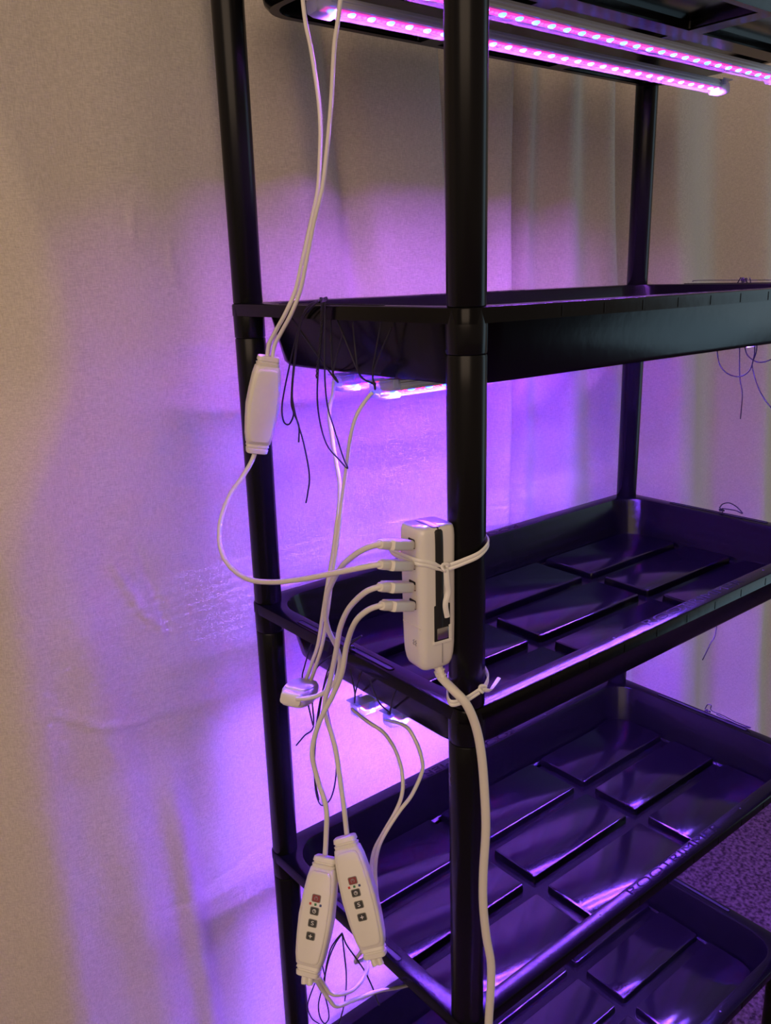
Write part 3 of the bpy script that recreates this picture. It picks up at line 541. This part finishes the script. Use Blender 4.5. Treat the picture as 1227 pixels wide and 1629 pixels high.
strip(0.036, 0.231, -0.4780, 'rear LED light strip under the tray behind the charging hub', 'lead3a')
strip(0.050, 0.1855, -0.4780, 'front LED light strip under the tray behind the charging hub', 'lead3b')
strip(0.045, 0.205, -0.8105, 'rear LED light strip under the fourth tray, above the lowest tray', 'lead4a')
strip(0.045, 0.130, -0.8105, 'front LED light strip under the fourth tray, above the lowest tray', 'lead4b')

# ------------------------------------------------------------------ charging hub on the near post
hub = empty('usb_charging_hub', (-0.0366, -0.0042, -0.3135)); hub.rotation_euler = (0, 0, math.radians(-8))
tag(hub, 'white upright multi-port charging hub with a black stripe, tied to the near post', 'charging hub')
HW, HD, HH = 0.0195, 0.036, 0.132     # half width, depth, height; front face at local y = 0
bm = bmesh.new()
def hsec(z, k, kd=None, r=0.0075):
    kd = k if kd is None else kd
    return [(x, y, z) for x, y in rr(-HW * k, HW * k, HD * (1 - kd) * 0.5, HD - HD * (1 - kd) * 0.5, r * k, 6)]
loft(bm, [hsec(0.0, 0.70), hsec(0.002, 0.80), hsec(0.006, 0.88), hsec(0.013, 0.94), hsec(0.022, 0.97), hsec(0.040, 0.985), hsec(0.122, 1.0), hsec(0.128, 0.98), hsec(0.131, 0.94), hsec(0.132, 0.89)])
from_bm('body', bm, GLOSSW, hub, angle=50)
bm = bmesh.new(); add_tube(bm, [(-0.0005, -0.0002, 0.030), (-0.0005, -0.0004, 0.075), (-0.0005, -0.0004, 0.121), (-0.0005, 0.0016, 0.1302), (-0.0005, 0.006, 0.1321), (-0.0005, 0.018, 0.1324), (-0.0005, 0.032, 0.1318)], 0.0009, seg=8, sub=6, flat=4.6, flat_dir=(1, 0, 0))
from_bm('stripe', bm, BTN, hub)['label'] = 'glossy black stripe'
rec = box('plug_recess', (-0.0060, 0.0105, -0.0008, 0.004, 0.028, 0.062), DARK, hub, 0.0008)
box('connector', (-0.0040, 0.0078, -0.0018, 0.003, 0.030, 0.041), STEEL, rec, 0.0008)['label'] = 'bare metal connector'
bm = bmesh.new()
for d in ((-0.0075, 0.0120, -0.0012, 0.002, 0.0255, 0.0285), (0.0085, 0.0120, -0.0012, 0.002, 0.0285, 0.042)): add_box(bm, *d, bev=0.0005, seg=1)
from_bm('recess_lip', bm, GLOSSW, rec)
box('seam', (0.0022, 0.0026, -0.0001, 0.001, 0.006, 0.0255), PRINT, hub)
box('panel_edge', (-HW - 0.0004, -HW + 0.001, 0.003, 0.030, 0.042, 0.0428), WHITE, hub, 0.0002, 1)
bm = bmesh.new()
for dy in (0.010, 0.0135):
    add_tube(bm, [(-HW * 0.985, dy + s * 0.0010, 0.027 - s2 * 0.0016) for s, s2 in ((-1, -1.6), (1, -0.8), (-1, 0), (1, 0.8), (-0.6, 1.6))], 0.0004, 5, 4)
from_bm('print_mark', bm, PRINT, hub)
# strain relief and power cord
bm = bmesh.new(); add_tube(bm, [(0.004, 0.014, 0.004), (0.005, 0.010, -0.004), (0.0065, 0.006, -0.012)], 0.0048, 10, 3, taper=lambda t: 1.0 - 0.35 * t)
from_bm('strain_relief', bm, WHITE, hub)
for k in range(3):
    bm = bmesh.new(); q = Vector((0.0046, 0.0115, -0.001)).lerp(Vector((0.0065, 0.006, -0.012)), k / 2.6)
    dirv = Vector((0.0019, -0.0055, -0.011)).normalized()
    add_tube(bm, [q, q + dirv * 0.0016], 0.0056 - 0.0006 * k, 10, 1); from_bm('relief_ring', bm, WHITE, hub)
cord = tube('power_cord', local(hub, PATHS['cord']), 0.0027, CORD, hub, seg=10, flat=1.55, flat_dir=(0.78, -0.62, 0))
cord['label'] = 'flat white power cord'
plugs = PATHS['plug']
for k in range(4):
    a, b = Vector(plugs[2 * k]), Vector(plugs[2 * k + 1])
    q = hub.matrix_basis.inverted() @ a
    box('port', (-HW - 0.0006, -HW + 0.002, 0.0085, 0.0185, q.z - 0.0042, q.z + 0.0042), DARK, hub, 0.0006, 1)
names = ['top', 'second', 'third', 'lowest']
dest = ['curving down to the end-on controller', 'looping left up to the blank controller', 'hanging down to the right-hand button controller', 'hanging down to the left-hand button controller']
for k in range(4):
    a, b = Vector(plugs[2 * k]), Vector(plugs[2 * k + 1])
    root = empty('usb_cable', tuple(b)); tag(root, 'white charging cable in the %s port, %s' % (names[k], dest[k]), 'cable', 'cables plugged into the charging hub')
    d = (a - b).normalized(); L = (a - b).length
    up = Vector((0, 0, 1)); side = d.cross(up).normalized(); up2 = side.cross(d)
    def sec(t, w, h, r):
        return [tuple(d * t + side * x + up2 * y) for x, y in rr(-w, w, -h, h, r, 4)]
    bm = bmesh.new(); loft(bm, [sec(0.010, 0.0070, 0.0036, 0.002), sec(0.0105, 0.0078, 0.0044, 0.002), sec(L - 0.004, 0.0078, 0.0044, 0.002), sec(L - 0.003, 0.0074, 0.0040, 0.002)])
    from_bm('plug', bm, WHITE, root)
    bm = bmesh.new(); loft(bm, [sec(-0.001, 0.0036, 0.0034, 0.003), sec(0.001, 0.0044, 0.0040, 0.003), sec(0.011, 0.0050, 0.0042, 0.003)])
    from_bm('plug_grip', bm, WHITE, root)
    bm = bmesh.new(); loft(bm, [sec(L - 0.0035, 0.0060, 0.0024, 0.0005), sec(L + 0.003, 0.0060, 0.0024, 0.0005)])
    from_bm('connector', bm, STEEL, root)
    pts = [b + d * 0.004] + [Vector(p) for p in PATHS['usb%d' % (k + 1)]]
    tube('cable_jacket', [p - b for p in pts], 0.0025, CABLE, root, seg=10)

# ------------------------------------------------------------------ inline controllers
ST = text_mesh('icon', 'S', 0.0052, 0.0001)
def frame(top, bot, face):
    z = (Vector(top) - Vector(bot)).normalized(); y = -(Vector(face) - z * z.dot(Vector(face))).normalized(); x = y.cross(z)
    m = Matrix.Identity(4)
    for i, v in enumerate((x, y, z)):
        for j in range(3): m[j][i] = v[j]
    m.translation = (Vector(top) + Vector(bot)) / 2
    return m
def controller(top, bot, face, label, buttons):
    root = empty('inline_controller'); root.matrix_basis = frame(top, bot, face)
    tag(root, label, 'controller', 'inline light controllers')
    LEN = (Vector(top) - Vector(bot)).length; hl = LEN / 2; bl = hl - 0.0095
    def sec(z, w, t, r=0.0035): return [(x, y, z) for x, y in rr(-w, w, -t, t, r, 5)]
    bm = bmesh.new()
    loft(bm, [sec(-bl, 0.0108, 0.0062), sec(-bl + 0.0015, 0.0124, 0.0074), sec(-bl + 0.010, 0.0142, 0.0082), sec(-bl + 0.026, 0.0158, 0.0086), sec(0, 0.0168, 0.0088), sec(bl - 0.026, 0.0158, 0.0086), sec(bl - 0.010, 0.0142, 0.0082), sec(bl - 0.0015, 0.0124, 0.0074), sec(bl, 0.0108, 0.0062)])
    from_bm('body', bm, WHITE, root, angle=50)
    # raised face plate with tapering, round-cornered outline
    def outl(off, y):
        h = bl - 0.0035 - off; pts = []
        zs_ = [-h, -h + 0.0012, -h + 0.0045, -h * 0.6, -h * 0.2, h * 0.2, h * 0.6, h - 0.0045, h - 0.0012, h]
        ws_ = [0.0070, 0.0096, 0.0112, 0.0128, 0.0138, 0.0138, 0.0128, 0.0112, 0.0096, 0.0070]
        for z_, w_ in zip(zs_, ws_): pts.append((w_ - off, y, z_))
        for z_, w_ in zip(zs_[::-1], ws_[::-1]): pts.append((-(w_ - off), y, z_))
        return pts
    for s, nm in ((-1, 'face_plate'), (1, 'back_plate')):
        bm = bmesh.new(); loft(bm, [outl(0, s * 0.0060), outl(0, s * 0.0094), outl(0.0006, s * 0.0101), outl(0.0016, s * 0.0104)]); from_bm(nm, bm, WHITE, root, angle=40)
    for s in (1, -1):
        bm = bmesh.new()
        loft(bm, [sec(s * (bl - 0.001), 0.0112, 0.0066), sec(s * (bl + 0.0022), 0.0118, 0.0070), sec(s * (bl + 0.0030), 0.0104, 0.0060), sec(s * (bl + 0.0042), 0.0104, 0.0060), sec(s * (bl + 0.0048), 0.0114, 0.0068), sec(s * (bl + 0.0088), 0.0108, 0.0064), sec(s * (bl + 0.0095), 0.0098, 0.0056)])
        from_bm('end_cap', bm, WHITE, root)
    bm = bmesh.new()
    for x in (-0.0028, 0.0028): add_tube(bm, [(x, 0, -hl + 0.002), (x, -0.0004, -hl - 0.0035), (x + 0.0006, -0.0004, -hl - 0.0075)], 0.0030, 10, 3)
    if buttons: from_bm('strain_relief', bm, WHITE, root)
    else: bm.free()
    if buttons:
        yf = -0.0104
        def button(z, m, icon):
            b0 = from_bm('button', rbox(-0.0045, 0.0045, z - 0.0036, z + 0.0036, yf, 0.0003, 0.0014), GREY, root)
            from_bm('button_face', rbox(-0.0038, 0.0038, z - 0.0030, z + 0.0030, yf - 0.0003, 0.0003, 0.0011), m, b0)
            bmi = bmesh.new(); y = yf - 0.0007
            if icon == 'ring' or icon == 'power':
                add_tube(bmi, [(0.0016 * math.cos(a), y, z + 0.0016 * math.sin(a)) for a in np.linspace(-1.1 if icon == 'power' else 0, 4.2 if icon == 'power' else 6.28, 14)], 0.00028, 5, 2)
                add_tube(bmi, [(0, y, z), (0, y, z + 0.0016)], 0.00028, 5, 1)
                if icon == 'ring': add_tube(bmi, [(0, y, z), (0.0011, y, z)], 0.00028, 5, 1)
            elif icon == 'S':
                bmi.from_mesh(ST)
                bmesh.ops.transform(bmi, matrix=Matrix.Translation((0, y, z)) @ Matrix.Rotation(math.pi / 2, 4, 'X') @ Matrix.Diagonal((1.35, 1.0, 1.0, 1.0)), verts=bmi.verts)
            else:
                for dx, dz in ((0.0017, 0.0), (0.0, 0.0017)): add_tube(bmi, [(-dx, y, z - dz), (dx, y, z + dz)], 0.00045, 5, 1)
            from_bm('icon', bmi, PRINT if icon == 'power' else ICON, b0)
        def rbox(x0, x1, z0, z1, y, t, r):
            bmr = bmesh.new(); o_ = rr(x0, x1, z0, z1, r, 3)
            loft(bmr, [[(a, y + 0.0004, b) for a, b in o_], [(a, y - t, b) for a, b in o_]]); return bmr
        zz = [0.0175, 0.0060, -0.0050, -0.0165]
        button(zz[0], BTNRED, 'power'); button(zz[1], BTN, 'ring'); button(zz[2], BTN, 'S'); button(zz[3], BTN, 'plus')
        for x, m in ((-0.0052, INDR), (0.0, INDG), (0.0052, INDB)):
            from_bm('indicator', rbox(x - 0.0011, x + 0.0011, 0.0108, 0.0130, yf, 0.0002, 0.0002), m, root)
    return root
to_cam = Vector((-0.625, -0.78, 0.0)); right = Vector((0.78, -0.625, 0.0))
controller(*PATHS['ctrl1'], to_cam + right * 0.30, 'blank white controller hanging in front of the rear-left post, no buttons showing', False)
controller(*PATHS['ctrl3'], to_cam - right * 0.22 + Vector((0, 0, 0.5)), 'white controller with red power button, right one of the hanging pair', True)
controller(*PATHS['ctrl4'], to_cam - right * 0.30 + Vector((0, 0, 0.5)), 'white controller with red power button, left and lower one of the hanging pair', True)
controller(*PATHS['ctrl2'], Vector((0.15, -0.1, 1.0)), 'stubby-looking white controller seen end-on in front of the rear-left post', False)

# ------------------------------------------------------------------ white plastic ties on the near post
def tie(label, loop, knot, tails):
    c = Vector(knot); root = empty('plastic_tie', knot); tag(root, label, 'tie', 'white ties on the near post')
    tube('band', [Vector(p) - c for p in loop], 0.0010, TIE, root, seg=6, flat=1.9, flat_dir=(0, 0, 1))
    tube('band', [Vector(p) - c + Vector((0, 0, -0.0034)) for p in loop], 0.0010, TIE, root, seg=6, flat=1.6, flat_dir=(0, 0, 1))
    bm = bmesh.new(); add_tube(bm, [(0.0045 * math.cos(a) * 0.8, -0.0015 * math.sin(2 * a), 0.0032 * math.sin(a)) for a in np.linspace(0, 9.0, 14)], 0.0013, 6, 3); from_bm('knot', bm, TIE, root)
    for t_ in tails: tube('tail', [Vector(p) - c for p in t_], 0.0011, TIE, root, seg=6, flat=2.2, flat_dir=(0.6, -0.4, 0.5))
hz = -0.213
tie('white plastic tie knotted round the charging hub and the near post',
    [(-0.0335, -0.0052, hz - 0.004), (-0.048, -0.0030, hz + 0.003), (-0.0575, 0.006, hz + 0.006), (-0.0545, 0.040, hz + 0.008), (-0.020, 0.042, hz + 0.010), (0.010, 0.017, hz + 0.014), (0.0187, 0.001, hz + 0.014), (0.0120, -0.0150, hz + 0.012), (-0.003, -0.0198, hz + 0.006), (-0.0175, -0.0145, hz + 0.001), (-0.0315, -0.0062, hz - 0.004)],
    (-0.0325, -0.0072, hz - 0.004), [[(-0.0325, -0.0078, hz - 0.005), (-0.0320, -0.0085, hz - 0.018), (-0.0310, -0.0085, hz - 0.026), (-0.0335, -0.0085, hz - 0.034), (-0.0340, -0.0085, hz - 0.040), (-0.0320, -0.0085, hz - 0.050)]])
hz = -0.338
tie('white plastic tie low on the near post holding the flat power cord',
    [(-0.0050, -0.0215, hz + 0.001), (-0.019, -0.018, hz - 0.004), (-0.0330, -0.0150, hz - 0.004), (-0.0300, -0.006, hz - 0.002), (-0.0180, 0.006, hz), (-0.004, 0.0185, hz + 0.004), (0.012, 0.0150, hz + 0.008), (0.0188, 0.001, hz + 0.011), (0.0135, -0.0140, hz + 0.007), (0.004, -0.0195, hz + 0.002), (-0.003, -0.0213, hz + 0.001)],
    (-0.0015, -0.0222, hz + 0.001), [[(-0.0015, -0.0225, hz), (0.006, -0.0235, hz - 0.003), (0.013, -0.022, hz - 0.001), (0.0205, -0.0215, hz + 0.004)]])

# ------------------------------------------------------------------ black cords that hang the lights
def cords(key, label, knot):
    s = STRINGS[key]; c = Vector(knot); root = empty('hanging_cord', knot); tag(root, label, 'cord', 'black cords tying up the lights')
    bm = bmesh.new()
    rnd = random.Random(len(key) + ord(key[-1]))
    add_tube(bm, [(rnd.uniform(-0.003, 0.003), rnd.uniform(-0.0045, 0.0045), 0.002 + rnd.uniform(-0.001, 0.004)) for _ in range(12)], 0.0011, 6, 4)
    from_bm('knot', bm, STRING, root)
    for part in ('loop', 'tail', 'tie', 'wire'):
        for pth in s.get(part, []):
            tube({'tie': 'strand', 'wire': 'strand'}.get(part, part), [Vector(p) - c for p in pth], 0.0005 if part == 'wire' else 0.0009, STRING, root, seg=6, sub=5)
    return root
root = cords('t2', 'black cord knotted over the left rim of the tray level with the camera', (-0.0120, 0.1876, 0.0008))
c = Vector(root.location)
bm = bmesh.new()
bp_ = smooth_path([Vector(p) - c + Vector((-0.0014, 0, 0)) for p in STRINGS['t2']['loop'][1][:3]], 40)
for ph in (0, math.pi):
    add_tube(bm, [p + Vector((-0.0006 * math.cos(i * 0.9 + ph), 0.0011 * math.sin(i * 0.9 + ph), 0)) for i, p in enumerate(bp_)], 0.0006, 5, 1)
from_bm('twisted_end', bm, STRING, root)
cords('t3', 'black cord looped over the left rim of the tray behind the charging hub', (-0.0120, 0.165, -0.3592))
cords('t4', 'black cord dangling under the left rim, below the two button controllers', (-0.0120, 0.2000, -0.7380))
cords('r2', 'black cord knotted on the far right rim of the tray level with the camera', (0.7500, 0.1730, 0.0008))
cords('r3', 'black cord looped on the far right rim of the tray behind the charging hub', (0.7500, 0.1787, -0.3592))
cords('r4', 'black cord knotted on the far right rim of the fourth tray down', (0.7500, 0.1723, -0.7192))
